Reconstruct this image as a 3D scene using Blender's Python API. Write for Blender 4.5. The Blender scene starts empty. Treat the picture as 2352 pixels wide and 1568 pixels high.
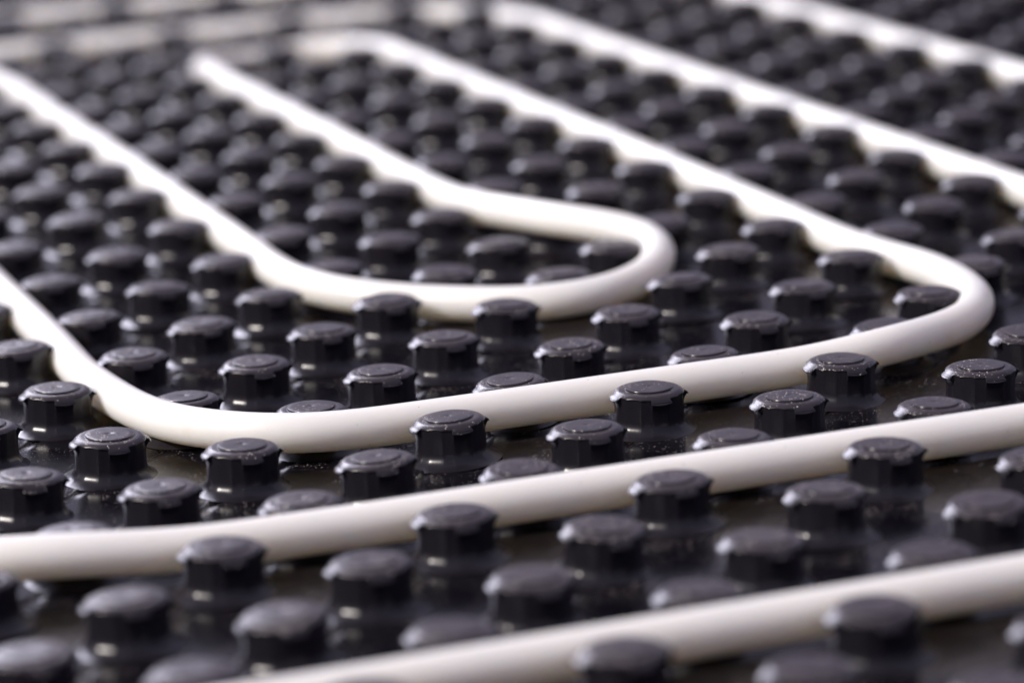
import bpy, bmesh, math, random
from mathutils import Vector, Matrix

# ------------------------------------------------------------------ camera, sky, sun
A = 0.06                     # stud spacing in metres (lattice unit)
HP = 0.295                   # height of the stud tops above the sheet, in lattice units
scn = bpy.context.scene
col = scn.collection

cam_d = bpy.data.cameras.new("camera"); cam = bpy.data.objects.new("camera", cam_d); col.objects.link(cam)
scn.camera = cam
AZ, EL, ROLL = -0.4525543, 0.2369454, 0.0545250
CP = Vector((8.920222, -20.375102, 5.714158 + HP)) * A
fwd = Vector((math.cos(EL)*math.sin(AZ), math.cos(EL)*math.cos(AZ), -math.sin(EL)))
rt = fwd.cross(Vector((0, 0, 1))).normalized(); dn = fwd.cross(rt)
cx = rt*math.cos(ROLL) + dn*math.sin(ROLL); cy = -(-rt*math.sin(ROLL) + dn*math.cos(ROLL))
m = Matrix.Identity(4)
for r in range(3):
    m[r][0], m[r][1], m[r][2], m[r][3] = cx[r], cy[r], -fwd[r], CP[r]
cam.matrix_world = m
cam_d.sensor_width = 36.0; cam_d.lens = 7885.567/2352*36
cam_d.clip_start = 0.05; cam_d.clip_end = 500
cam_d.dof.use_dof = True
cam_d.dof.focus_distance = 22.85*A
cam_d.dof.aperture_fstop = 5.0
cam_d.dof.aperture_blades = 0

# the mat lies on a floor indoors: soft room light, hard warm light from a far opening at front left,
# and a pale cool window beyond the left-hand end of the mat
w = bpy.data.worlds.new("World"); scn.world = w; w.use_nodes = True
bg = w.node_tree.nodes["Background"]
bg.inputs[0].default_value = (.84, .80, 1.12, 1); bg.inputs[1].default_value = 0.37
def area(name, ang, el, dist, sx, sy, watts, color, shape='RECTANGLE'):
    d = bpy.data.lights.new(name, 'AREA'); o = bpy.data.objects.new(name, d); col.objects.link(o)
    v = Vector((math.cos(ang)*math.cos(el), math.sin(ang)*math.cos(el), math.sin(el)))
    d.shape = shape; d.size = sx; d.size_y = sy; d.energy = watts; d.color = color
    o.location = v*dist; o.rotation_euler = v.to_track_quat('Z', 'Y').to_euler()
    return o
area("key_light", math.radians(-136), math.radians(36), 6.0, .16, .16, 440, (1.0, .92, .86), 'DISK')
area("window_light", math.radians(143), math.radians(27), 4.5, 2.0, 1.3, 108, (.86, .84, 1.0))
vs = scn.view_settings; vs.view_transform = 'Standard'; vs.look = 'None'; vs.gamma = 1.0; vs.use_curve_mapping = False
vs.exposure = 0.08
scn.render.engine = 'CYCLES'

# ------------------------------------------------------------------ helpers
def tag(o, label=None, cat=None, group=None, kind=None):
    if label: o['label'] = label
    if cat: o['category'] = cat
    if group: o['group'] = group
    if kind: o['kind'] = kind
    return o

def link(name, me, mat, parent=None):
    o = bpy.data.objects.new(name, me); col.objects.link(o)
    if mat and not me.materials: me.materials.append(mat)
    if parent: o.parent = parent
    return o

def smooth_sharp(me, deg=28):
    bm = bmesh.new(); bm.from_mesh(me)
    for f in bm.faces: f.smooth = True
    for e in bm.edges:
        if len(e.link_faces) == 2 and e.calc_face_angle(0) > math.radians(deg): e.smooth = False
    bm.to_mesh(me); bm.free()

# ------------------------------------------------------------------ materials
def N(nt, t, **kw):
    n = nt.nodes.new(t)
    for k, v in kw.items(): setattr(n, k, v)
    return n

def plastic(name, base, rough, dust_amt, speck_scale, speck_r, bump=0.0, bump_scale=30, rand=True, dust_col=(.18, .14, .145), dust_rough=.5, ior=1.47, coat=0, speck=.5):
    mt = bpy.data.materials.new(name); mt.use_nodes = True
    nt = mt.node_tree; L = nt.links; b = nt.nodes["Principled BSDF"]
    tc = N(nt, "ShaderNodeTexCoord"); vec = tc.outputs["Object"]
    if rand:
        oi = N(nt, "ShaderNodeObjectInfo"); mul = N(nt, "ShaderNodeVectorMath", operation='SCALE'); 
        mul.inputs[0].default_value = (7.3, 4.1, 2.7); L.new(oi.outputs["Random"], mul.inputs["Scale"])
        ad = N(nt, "ShaderNodeVectorMath", operation='ADD'); L.new(vec, ad.inputs[0]); L.new(mul.outputs[0], ad.inputs[1]); vec = ad.outputs[0]
    geo = N(nt, "ShaderNodeNewGeometry"); sep = N(nt, "ShaderNodeSeparateXYZ"); L.new(geo.outputs["Normal"], sep.inputs[0])
    up = N(nt, "ShaderNodeMapRange"); up.inputs[1].default_value = .55; up.inputs[2].default_value = .97
    L.new(sep.outputs[2], up.inputs[0])
    # film of fine dust
    nz = N(nt, "ShaderNodeTexNoise"); nz.inputs["Scale"].default_value = 110; nz.inputs["Detail"].default_value = 6; nz.inputs["Roughness"].default_value = .65
    L.new(vec, nz.inputs["Vector"])
    mr = N(nt, "ShaderNodeMapRange"); mr.inputs[1].default_value = .3; mr.inputs[2].default_value = .75
    mr.inputs[3].default_value = .25*dust_amt; mr.inputs[4].default_value = dust_amt
    L.new(nz.outputs[0], mr.inputs[0])
    film = N(nt, "ShaderNodeMath", operation='MULTIPLY'); L.new(mr.outputs[0], film.inputs[0]); L.new(up.outputs[0], film.inputs[1])
    # single grains
    vo = N(nt, "ShaderNodeTexVoronoi"); vo.inputs["Scale"].default_value = speck_scale; L.new(vec, vo.inputs["Vector"])
    wn = N(nt, "ShaderNodeSeparateColor"); L.new(vo.outputs["Color"], wn.inputs[0])
    rad = N(nt, "ShaderNodeMath", operation='MULTIPLY_ADD'); L.new(wn.outputs[0], rad.inputs[0]); rad.inputs[1].default_value = speck_r*1.7; rad.inputs[2].default_value = -speck_r*.7
    nb = N(nt, "ShaderNodeTexNoise"); nb.inputs["Scale"].default_value = 45; nb.inputs["Detail"].default_value = 2; L.new(vec, nb.inputs["Vector"])
    nbm = N(nt, "ShaderNodeMapRange"); nbm.inputs[1].default_value = .2; nbm.inputs[2].default_value = .62; L.new(nb.outputs[0], nbm.inputs[0])
    rad2 = N(nt, "ShaderNodeMath", operation='MULTIPLY'); L.new(rad.outputs[0], rad2.inputs[0]); L.new(nbm.outputs[0], rad2.inputs[1])
    lt = N(nt, "ShaderNodeMath", operation='LESS_THAN'); L.new(vo.outputs["Distance"], lt.inputs[0]); L.new(rad2.outputs[0], lt.inputs[1])
    up2 = N(nt, "ShaderNodeMapRange"); up2.inputs[1].default_value = .1; up2.inputs[2].default_value = .7; L.new(sep.outputs[2], up2.inputs[0])
    sp = N(nt, "ShaderNodeMath", operation='MULTIPLY'); L.new(lt.outputs[0], sp.inputs[0]); L.new(up2.outputs[0], sp.inputs[1])
    m1 = N(nt, "ShaderNodeMix", data_type='RGBA'); m1.inputs[6].default_value = (*base, 1); m1.inputs[7].default_value = (*dust_col, 1); L.new(film.outputs[0], m1.inputs[0])
    m2 = N(nt, "ShaderNodeMix", data_type='RGBA'); m2.inputs[7].default_value = (speck, speck*.92, speck*.84, 1); L.new(m1.outputs[2], m2.inputs[6]); L.new(sp.outputs[0], m2.inputs[0])
    L.new(m2.outputs[2], b.inputs["Base Color"])
    rr = N(nt, "ShaderNodeMath", operation='MULTIPLY_ADD'); L.new(film.outputs[0], rr.inputs[0]); rr.inputs[1].default_value = dust_rough; rr.inputs[2].default_value = rough
    rr2 = N(nt, "ShaderNodeMath", operation='MULTIPLY_ADD', use_clamp=True); L.new(sp.outputs[0], rr2.inputs[0]); rr2.inputs[1].default_value = .6; L.new(rr.outputs[0], rr2.inputs[2])
    L.new(rr2.outputs[0], b.inputs["Roughness"])
    b.inputs["IOR"].default_value = ior
    b.inputs["Coat Weight"].default_value = coat; b.inputs["Coat Roughness"].default_value = .14
    if bump:
        bn = N(nt, "ShaderNodeTexNoise"); bn.inputs["Scale"].default_value = bump_scale; bn.inputs["Detail"].default_value = 3; L.new(vec, bn.inputs["Vector"])
        bp = N(nt, "ShaderNodeBump"); bp.inputs["Strength"].default_value = 1; bp.inputs["Distance"].default_value = bump
        L.new(bn.outputs[0], bp.inputs["Height"]); L.new(bp.outputs[0], b.inputs["Normal"])
    return mt

M_STEM = plastic("black_moulded_plastic", (.0095, .0085, .0125), .27, .04, 1100, .10, bump=.00004, bump_scale=160, ior=1.42)
M_CAP = plastic("dusty_black_cap_plastic", (.010, .0085, .0115), .24, .36, 1150, .36, bump=.00003, bump_scale=700, dust_col=(.155, .122, .14), ior=1.45, speck=.8)
M_SHEET = plastic("black_glossy_sheet", (.0035, .003, .0052), .16, .05, 1150, .30, bump=.0004, bump_scale=22, rand=False, dust_col=(.10, .08, .082), ior=1.25, speck=.6)

def pipe_mat():
    mt = bpy.data.materials.new("white_pe_pipe"); mt.use_nodes = True
    nt = mt.node_tree; L = nt.links; b = nt.nodes["Principled BSDF"]
    tc = N(nt, "ShaderNodeTexCoord")
    nz = N(nt, "ShaderNodeTexNoise"); nz.inputs["Scale"].default_value = 60; nz.inputs["Detail"].default_value = 4; L.new(tc.outputs["Object"], nz.inputs["Vector"])
    rp = N(nt, "ShaderNodeMapRange"); rp.inputs[1].default_value = .62; rp.inputs[2].default_value = .8; L.new(nz.outputs[0], rp.inputs[0])
    mx = N(nt, "ShaderNodeMix", data_type='RGBA'); mx.inputs[6].default_value = (.85, .83, .775, 1); mx.inputs[7].default_value = (.70, .60, .48, 1)
    fac = N(nt, "ShaderNodeMath", operation='MULTIPLY'); fac.inputs[1].default_value = .25; L.new(rp.outputs[0], fac.inputs[0]); L.new(fac.outputs[0], mx.inputs[0])
    # fine specks of dirt
    vo = N(nt, "ShaderNodeTexVoronoi"); vo.inputs["Scale"].default_value = 420; L.new(tc.outputs["Object"], vo.inputs["Vector"])
    sc = N(nt, "ShaderNodeSeparateColor"); L.new(vo.outputs["Color"], sc.inputs[0])
    rad = N(nt, "ShaderNodeMath", operation='MULTIPLY_ADD'); L.new(sc.outputs[0], rad.inputs[0]); rad.inputs[1].default_value = 2.2; rad.inputs[2].default_value = -2.0
    lt = N(nt, "ShaderNodeMath", operation='LESS_THAN'); L.new(vo.outputs["Distance"], lt.inputs[0]); L.new(rad.outputs[0], lt.inputs[1])
    f2 = N(nt, "ShaderNodeMath", operation='MULTIPLY'); f2.inputs[1].default_value = .35; L.new(lt.outputs[0], f2.inputs[0])
    m2 = N(nt, "ShaderNodeMix", data_type='RGBA'); m2.inputs[7].default_value = (.25, .2, .15, 1); L.new(mx.outputs[2], m2.inputs[6]); L.new(f2.outputs[0], m2.inputs[0])
    L.new(m2.outputs[2], b.inputs["Base Color"])
    b.inputs["Roughness"].default_value = .36; b.inputs["IOR"].default_value = 1.5
    b.inputs["Subsurface Weight"].default_value = 1
    b.inputs["Subsurface Radius"].default_value = (1.0, .85, .68); b.inputs["Subsurface Scale"].default_value = .016
    n2 = N(nt, "ShaderNodeTexNoise"); n2.inputs["Scale"].default_value = 45; n2.inputs["Detail"].default_value = 2; L.new(tc.outputs["Object"], n2.inputs["Vector"])
    bp = N(nt, "ShaderNodeBump"); bp.inputs["Distance"].default_value = .00025; L.new(n2.outputs[0], bp.inputs["Height"]); L.new(bp.outputs[0], b.inputs["Normal"])
    return mt
M_PIPE = pipe_mat()

def concrete():
    mt = bpy.data.materials.new("concrete_slab"); mt.use_nodes = True
    nt = mt.node_tree; L = nt.links; b = nt.nodes["Principled BSDF"]
    tc = N(nt, "ShaderNodeTexCoord"); nz = N(nt, "ShaderNodeTexNoise"); nz.inputs["Scale"].default_value = 6; nz.inputs["Detail"].default_value = 8; L.new(tc.outputs["Object"], nz.inputs["Vector"])
    cr = N(nt, "ShaderNodeValToRGB"); cr.color_ramp.elements[0].color = (.2, .19, .18, 1); cr.color_ramp.elements[1].color = (.34, .33, .31, 1); L.new(nz.outputs[0], cr.inputs[0])
    L.new(cr.outputs[0], b.inputs["Base Color"]); b.inputs["Roughness"].default_value = .85
    return mt

# ------------------------------------------------------------------ the lie of the mat: gently uneven, studs a little out of line
LIE = [(-4,-1,-12,-25),(-3,-2,-6,11),(-2,-2,-17,10),(-1,-2,-17,1),(-1,-1,-19,18),(-3,-3,8,12),(-2,-3,-2,8),(-1,-3,-2,3),(0,-3,-12,31),(-1,-4,-10,15),(0,-4,-1,-8),(-1,-5,20,-8),(0,-5,12,-10),(-3,0,-9,-6),(-2,0,-20,-8),(-4,0,11,-12),(0,0,-19,5),(0,-1,-18,1),(1,0,-11,6),(1,1,-10,4),(2,1,14,-5),(2,0,10,1),(1,-1,-7,10),(2,-1,2,12),(1,-2,-14,11),(2,-2,19,-3),(1,-3,-9,-13),(2,-3,-1,-20),(-4,1,-18,-16),(-3,1,18,-6),(-3,2,-22,8),(-2,2,11,1),(-2,1,-9,-10),(-1,1,-9,-8),(-1,2,-5,-10),(0,1,-10,12),(0,2,4,-4),(-5,1,-3,-6),(0,3,20,-10),(-1,3,36,6),(1,3,18,-30),(0,4,40,8),(-1,4,37,-1),(-4,11,45,11),(-3,10,54,22),(-2,9,58,24),(-1,8,47,10),(0,7,47,15),(-4,15,-12,1),(-3,14,7,20),(-2,13,19,30),(-8,12,36,4),(-7,11,45,10),(-6,10,49,14),(-5,9,63,1),(-4,8,76,7),(-3,7,74,16),(-11,9,40,-11),(-10,8,50,5),(-9,7,70,15),(-8,6,81,24),(-7,5,69,0),(-2,-4,30,5)]
LAT = {(a, b): l*.001 for a, b, _, l in LIE}
def zf(x, y):
    s = 0.12; t = 0.0
    for a, b, z, _ in LIE:
        d = (x-a)**2 + (y-b)**2
        if d < 16:
            g = math.exp(-d/1.1); s += g; t += g*z*.001
    return t/s
ZTAB = {}
def zfc(x, y):
    k = (round(x*4), round(y*4))
    if k not in ZTAB: ZTAB[k] = zf(k[0]/4, k[1]/4)
    return ZTAB[k]
def zs(x, y):      # bilinear over a quarter-cell table
    x4, y4 = x*4, y*4; i, j = math.floor(x4), math.floor(y4); u, v = x4-i, y4-j
    g = lambda a, b: zfc(a/4, b/4)
    return (g(i, j)*(1-u)+g(i+1, j)*u)*(1-v) + (g(i, j+1)*(1-u)+g(i+1, j+1)*u)*v

# ------------------------------------------------------------------ ground and mat sheet
I0, I1, J0, J1 = -20, 7, -8, 20
me = bpy.data.meshes.new("ground")
g = 40
me.from_pydata([(-g, -g, -.05), (g, -g, -.05), (g, g, -.05), (-g, g, -.05)], [], [(0, 1, 2, 3)])
tag(link("ground", me, concrete()), kind="structure")

mat_root = bpy.data.objects.new("floor_heating_mat", None); col.objects.link(mat_root)
tag(mat_root, "black plastic underfloor heating mat covered in rows of round studs", "heating mat")

def sheet():
    xs = []
    for i in range(I0, I1+1):
        for d in (-.5, -.36, -.22, -.1, -.045, -.02, 0, .02, .045, .1, .22, .36): xs.append((i+d, d))
    xs.append((I1+.5, .5))
    ys = [J0-.5 + k*.125 for k in range(int((J1-J0+1)/.125)+1)]
    V = []; F = []
    for x, d in xs:
        gz = {0: -.016, .02: -.010, -.02: -.010}.get(d, 0.0)
        for y in ys:
            V.append((x*A, y*A, (zs(x, y)+gz)*A))
    n = len(ys)
    for a in range(len(xs)-1):
        for b in range(n-1): F.append((a*n+b, (a+1)*n+b, (a+1)*n+b+1, a*n+b+1))
    me = bpy.data.meshes.new("base_sheet"); me.from_pydata(V, [], F)
    for p in me.polygons: p.use_smooth = True
    return me
link("base_sheet", sheet(), M_SHEET, mat_root)

# ------------------------------------------------------------------ one stud: faceted stem on a flared foot, lugged cap with a raised disc
def wrap(deg): return (deg+45) % 90 - 45            # -45..45 from the nearest lattice direction
LUG = 17.0                                           # half width of a lug, about the diagonals
def thetas():
    base = [-44.999, -39, -33.5, -30.5, -29.15, -28.85, -25, -18.5, -12.6, -11.4, -6, 0]
    base = base + [-t for t in base[-2::-1]][:-1]
    out = []
    for q in range(4):
        for t in base: out.append(q*90 + t)
    return out
TH = thetas()
def stem_r(t, z):
    """radius of the stem at angle t (deg) and height z (lattice units)"""
    a = abs(wrap(t))
    if a <= 12: r = .207/math.cos(math.radians(a))
    elif a <= 29: 
        r = .2095/math.cos(math.radians(a-20.5))
    else:
        r = .2122
        u = max(0, min(1, (z-.165)/.075))
        edge = max(0, min(1, (a-28.85)/1.7))
        r += edge*(.030*u*u) if z < .25 else -.002
    return r
def stem_mesh(lod=False):
    bm = bmesh.new()
    prof = [(0.0, 1), (.004, .82), (.012, .6), (.024, .4), (.04, .24), (.058, .11), (.078, .03), (.1, 0), (.165, 0), (.19, 0), (.21, 0), (.228, 0), (.243, 0), (.264, 0)]
    th = TH
    if lod:
        prof = [(0.0, 1), (.02, .45), (.06, .1), (.1, 0), (.25, 0)]; th = [k*22.5 for k in range(16)]
    rings = []
    for z, f in prof:
        ring = []
        for t in th:
            r0 = stem_r(t, z); rr = r0*(1+.02*(1-z/.25))
            k = max(0, min(1, (f-.22)*2.2))
            base = rr*(1-k) + .222*k
            r = base*1.09 + f*.088
            a = math.radians(t)
            ring.append(bm.verts.new((r*math.cos(a)*A, r*math.sin(a)*A, (z+.0006)*A)))
        rings.append(ring)
    n = len(th)
    for a, b in zip(rings, rings[1:]):
        for k in range(n): bm.faces.new((a[k], a[(k+1) % n], b[(k+1) % n], b[k]))
    if lod:
        for z, rf in ((.25, .255), (.285, .24), (.295, .2)):
            ring = [bm.verts.new((rf*math.cos(math.radians(t))*A, rf*math.sin(math.radians(t))*A, z*A)) for t in th]
            b = rings[-1]
            for k in range(n): bm.faces.new((b[k], b[(k+1) % n], ring[(k+1) % n], ring[k]))
            rings.append(ring)
        bm.faces.new(rings[-1])
    me = bpy.data.meshes.new("stud"); bm.to_mesh(me); bm.free(); smooth_sharp(me, 18 if not lod else 40)
    return me

def cap_mesh():
    bm = bmesh.new(); n = len(TH)
    def lug(t):                                       # 0 in a recess, 1 on a lug
        a = abs(wrap(t)); return 1.0 if a >= 29.0 else 0.0
    def chord(t):
        a = abs(wrap(t))
        return .2145/math.cos(math.radians(a)) if a <= 12 else .218/math.cos(math.radians(a-20.5))
    def ring(fn):
        out = []
        for t in TH:
            r, z = fn(t); r *= 1.08; a = math.radians(t)
            out.append(bm.verts.new((r*math.cos(a)*A, r*math.sin(a)*A, z*A)))
        return out
    CR = [(.182, .2832), (.191, .2810), (.200, .2768), (.208, .2715), (.2145, .2662), (.222, .2590), (.232, .2495), (.242, .2405), (.256, .228)]
    def zc(r):                                       # one domed surface; the recesses are cut out of its edge
        for (r0, z0), (r1, z1) in zip(CR, CR[1:]):
            if r <= r1: return z0 + (z1-z0)*(r-r0)/(r1-r0)
        return CR[-1][1]
    def tip(t):
        if not lug(t): return chord(t)
        e = max(0, (45-abs(wrap(t)))/16); return .251 - .006*e*e   # lugs a little rounded in plan
    def out(t, dr, dz): r = tip(t) + dr; return (r, zc(tip(t)) + dz)
    def mid(t, f): r = .191 + (tip(t)-.191)*f; return (r, zc(r))
    R = []
    R.append(ring(lambda t: (.2142 if lug(t) else chord(t)-.012, zc(tip(t))-.002)))
    R.append(ring(lambda t: out(t, -.0035, -.0062)))
    R.append(ring(lambda t: out(t, .0006, -.0058)))
    R.append(ring(lambda t: out(t, .0016, -.0042)))
    R.append(ring(lambda t: out(t, .0008, -.0014)))
    R.append(ring(lambda t: mid(t, .97)))
    for f in (.78, .55, .3, .14, 0): R.append(ring(lambda t, f=f: mid(t, f)))
    R.append(ring(lambda t: (.182, .2832)))
    R.append(ring(lambda t: (.160, .2840)))
    R.append(ring(lambda t: (.1510, .2836)))
    R.append(ring(lambda t: (.1490, .2842)))
    R.append(ring(lambda t: (.1478, .2925)))
    R.append(ring(lambda t: (.1460, .2955)))
    R.append(ring(lambda t: (.1425, .2966)))
    R.append(ring(lambda t: (.110, .2968)))
    R.append(ring(lambda t: (.050, .2968)))
    R.append(ring(lambda t: (.022, .2968)))
    R.append(ring(lambda t: (.014, .2945)))
    for a, b in zip(R, R[1:]):
        for k in range(n): bm.faces.new((a[k], a[(k+1) % n], b[(k+1) % n], b[k]))
    c = bm.verts.new((0, 0, .2930*A))
    for k in range(n): bm.faces.new((R[-1][k], R[-1][(k+1) % n], c))
    me = bpy.data.meshes.new("cap"); bm.to_mesh(me); bm.free(); smooth_sharp(me, 38)
    return me
ST, CA = stem_mesh(), cap_mesh()
ST.materials.append(M_STEM); CA.materials.append(M_CAP)

def project(p):
    d = p-CP; z = d.dot(fwd); s = 7885.567/z
    return 1176 + s*d.dot(cx), 784 - s*d.dot(cy), z

rng = random.Random(4)
near, rest = [], []
for i in range(I0, I1+1):
    for j in range(J0, J1+1):
        x, y, z = project(Vector((i, j, HP))*A)
        ex = max(0, -x, x-2352); ey = max(0, -y, y-1568)
        near.append((max(ex, ey), i, j))
near.sort()
rest = near[298:]; near = near[:298]
near.sort(key=lambda t: (t[2], t[1]))
def place(i, j):
    l = LAT.get((i, j), rng.gauss(0, .007)); f = rng.gauss(0, .006)
    x = i + l*.903 + f*-.43; y = j + l*.425 + f*.9
    return x, y, zs(x, y)
def tilt(i, j):
    return Matrix.Rotation(rng.gauss(0, .022), 4, 'X') @ Matrix.Rotation(rng.gauss(0, .022), 4, 'Y') @ Matrix.Rotation(rng.gauss(0, .035), 4, 'Z')
for _, i, j in near:
    x, y, z = place(i, j)
    s = bpy.data.objects.new("stud", ST); col.objects.link(s); s.parent = mat_root
    s.matrix_local = Matrix.Translation(Vector((x, y, z))*A) @ tilt(i, j)
    c = bpy.data.objects.new("cap", CA); col.objects.link(c); c.parent = s

def far_studs():
    lod = stem_mesh(True); V0 = [v.co.copy() for v in lod.vertices]; F0 = [tuple(p.vertices) for p in lod.polygons]
    V = []; F = []
    for _, i, j in rest:
        x, y, z = place(i, j); o = len(V); t = Vector((x, y, z))*A
        V += [tuple(v+t) for v in V0]; F += [tuple(k+o for k in f) for f in F0]
    me = bpy.data.meshes.new("stud_rows"); me.from_pydata(V, [], F); smooth_sharp(me, 40)
    bpy.data.meshes.remove(lod)
    return me
tag(link("stud_rows", far_studs(), M_STEM, mat_root), kind="stuff")

# ------------------------------------------------------------------ pipes
PR = 0.1335
PZ = 0.152
def catmull(pts, step=.12):
    out = []
    P = [pts[0]] + pts + [pts[-1]]
    for k in range(1, len(P)-2):
        p0, p1, p2, p3 = P[k-1], P[k], P[k+1], P[k+2]
        # centripetal
        def tj(ti, a, b): return ti + max(1e-4, (b-a).length)**.5
        t0 = 0; t1 = tj(t0, p0, p1); t2 = tj(t1, p1, p2); t3 = tj(t2, p2, p3)
        n = max(1, int((p2-p1).length/step))
        for q in range(n):
            t = t1 + (t2-t1)*q/n
            a1 = p0*((t1-t)/(t1-t0)) + p1*((t-t0)/(t1-t0)); a2 = p1*((t2-t)/(t2-t1)) + p2*((t-t1)/(t2-t1)); a3 = p2*((t3-t)/(t3-t2)) + p3*((t-t2)/(t3-t2))
            b1 = a1*((t2-t)/(t2-t0)) + a2*((t-t0)/(t2-t0)); b2 = a2*((t3-t)/(t3-t1)) + a3*((t-t1)/(t3-t1))
            out.append(b1*((t2-t)/(t2-t1)) + b2*((t-t1)/(t2-t1)))
    out.append(pts[-1])
    return out
def sd_pt(s, d, z=0.0):                # channel coordinates: sum i+j, difference i-j
    return ((s+d)/2, (s-d)/2, z)
def pipe(name, pts, label, cat="pipe"):
    P = []
    for p in pts:
        x, y = p[0], p[1]; P.append(Vector((x, y, (p[2] if len(p) > 2 and p[2] else PZ + zs(x, y)*.8))))
    C = catmull(P)
    for it in range(3):                # even out the bends
        C = [C[0]] + [(C[k-1]+C[k]*2+C[k+1])/4 for k in range(1, len(C)-1)] + [C[-1]]
    NS = 28; bm = bmesh.new(); rings = []; up = Vector((0, 0, 1))
    for k, c in enumerate(C):
        t = (C[min(k+1, len(C)-1)] - C[max(k-1, 0)]).normalized(); s = t.cross(up).normalized(); u = s.cross(t)
        rings.append([bm.verts.new((c + (s*math.cos(a)+u*math.sin(a))*PR)*A) for a in (2*math.pi*q/NS for q in range(NS))])
    for a, b in zip(rings, rings[1:]):
        for q in range(NS): bm.faces.new((a[q], a[(q+1) % NS], b[(q+1) % NS], b[q])).smooth = True
    bm.faces.new(rings[0]); bm.faces.new(rings[-1][::-1])
    bmesh.ops.recalc_face_normals(bm, faces=bm.faces)
    me = bpy.data.meshes.new(name); bm.to_mesh(me); bm.free()
    return tag(link(name, me, M_PIPE), label, cat, "white pipes laid between the studs")

def run(s0, d0, s1, d1, n):            # straight run in a channel
    return [sd_pt(s0+(s1-s0)*k/n, d0+(d1-d0)*k/n) for k in range(n+1)]

def lift(pts, z): return [(p[0], p[1], z) for p in pts]
def rise(pts, z0, z1):
    n = len(pts)-1
    return [(p[0], p[1], z0+(z1-z0)*k/n) for k, p in enumerate(pts)]
inner = []
inner += [sd_pt(-16, -21.5), sd_pt(-11, -21.5), sd_pt(-6.2, -21.5), sd_pt(-5.1, -21.1), sd_pt(-4.55, -20)]
inner += rise(run(-4.5, -18, -4.5, -6, 6), .2, .17)
inner += [(-4.72, .22), (-4.30, -.22), (-3.87, -.62, .165), (-3.36, -1.02, .165), (-2.86, -1.33, .185), (-2.42, -1.43, .195), (-2.03, -1.40, .195), (-1.68, -1.19, .182), (-1.30, -.81, .175)]
inner += lift(run(-1.4, -.5, 1.4, -.5, 3), .172)
inner += [(.73, 1.23, .18), (1.13, 1.68, .225), (1.29, 2.12, .21), (1.38, 2.55, .2), (1.34, 2.98, .205), (1.19, 3.36, .21), (.92, 3.72, .22), (.57, 4.10, .215), (.2, 4.38, .21)]
inner += rise(run(4.5, -5, 4.5, -9.5, 2), .207, .225) + rise(run(4.5, -12, 4.5, -21.6, 6), .235, .225)
inner += [sd_pt(4.35, -22.7, .21), sd_pt(3.7, -23.45, .17), sd_pt(2.5, -23.45, .12), sd_pt(1.75, -22.9, .18)]
inner += rise(run(1.5, -21.4, 1.5, -14, 4), .22, .21)
inner += [(-5.35, 6.85, .20), (-4.75, 6.25, .205), (-4.27, 5.76, .225), (-3.85, 5.40, .255), (-3.40, 5.06, .30), (-2.80, 4.66, .345), (-2.27, 4.48, .345), (-1.87, 4.38, .30), (-1.63, 4.10, .235), (-1.53, 3.66, .185), (-1.55, 3.20, .175), (-1.71, 2.80, .17), (-2.10, 2.53, .16), (-2.55, 2.46, .155), (-3.05, 2.44, .155), (-3.60, 2.45, .18), (-4.10, 2.66, .195), (-4.55, 3.04, .2)]
inner += rise(run(-1.5, -8.6, -1.5, -14.5, 3), .21, .24) + rise(run(-1.5, -17, -1.5, -22, 2), .235, .23)
inner += [sd_pt(-1.75, -23.7, .22), sd_pt(-2.6, -24.5), sd_pt(-4.2, -24.5), sd_pt(-9, -24.5), sd_pt(-14, -24.5)]
pipe("heating_pipe", inner, "long white pipe bent into a nested double loop in the middle")

mid_front = [sd_pt(-9.5, -12), sd_pt(-9.5, -8), sd_pt(-9.5, -4), sd_pt(-9.4, -1.5), sd_pt(-9.05, 0), sd_pt(-8.4, 1.1, .2), sd_pt(-7.5, 1.9, .24), sd_pt(-6.8, 2.25, .25), sd_pt(-6.1, 2.42, .24), sd_pt(-5.2, 2.5, .19)] + rise(run(-4, 2.5, 9, 2.5, 6), .172, .172)
pipe("heating_pipe", mid_front, "white pipe crossing the whole foreground just in front of the looped pipe")
front = lift(run(-13, 6.5, 8, 6.5, 8), .17)
pipe("heating_pipe", front, "blurred white pipe nearest the camera, cutting the bottom right corner")
back = rise(run(7.5, -3, 7.5, -23.5, 9), .22, .205) + [sd_pt(7.3, -25.2), sd_pt(6.5, -26.2), sd_pt(5.2, -26.5)] + run(4, -26.5, -9, -26.5, 5)
pipe("heating_pipe", back, "white pipe just behind the looped pipe, turning left at the far end")
far = lift(run(11.5, -7, 11.5, -25.5, 8), .17) + [sd_pt(11.3, -28.4), sd_pt(10.5, -29.9), sd_pt(9.2, -30.5)] + run(8, -30.5, -6, -30.5, 5)
pipe("heating_pipe", far, "farthest white pipe, seen blurred in the top right corner")
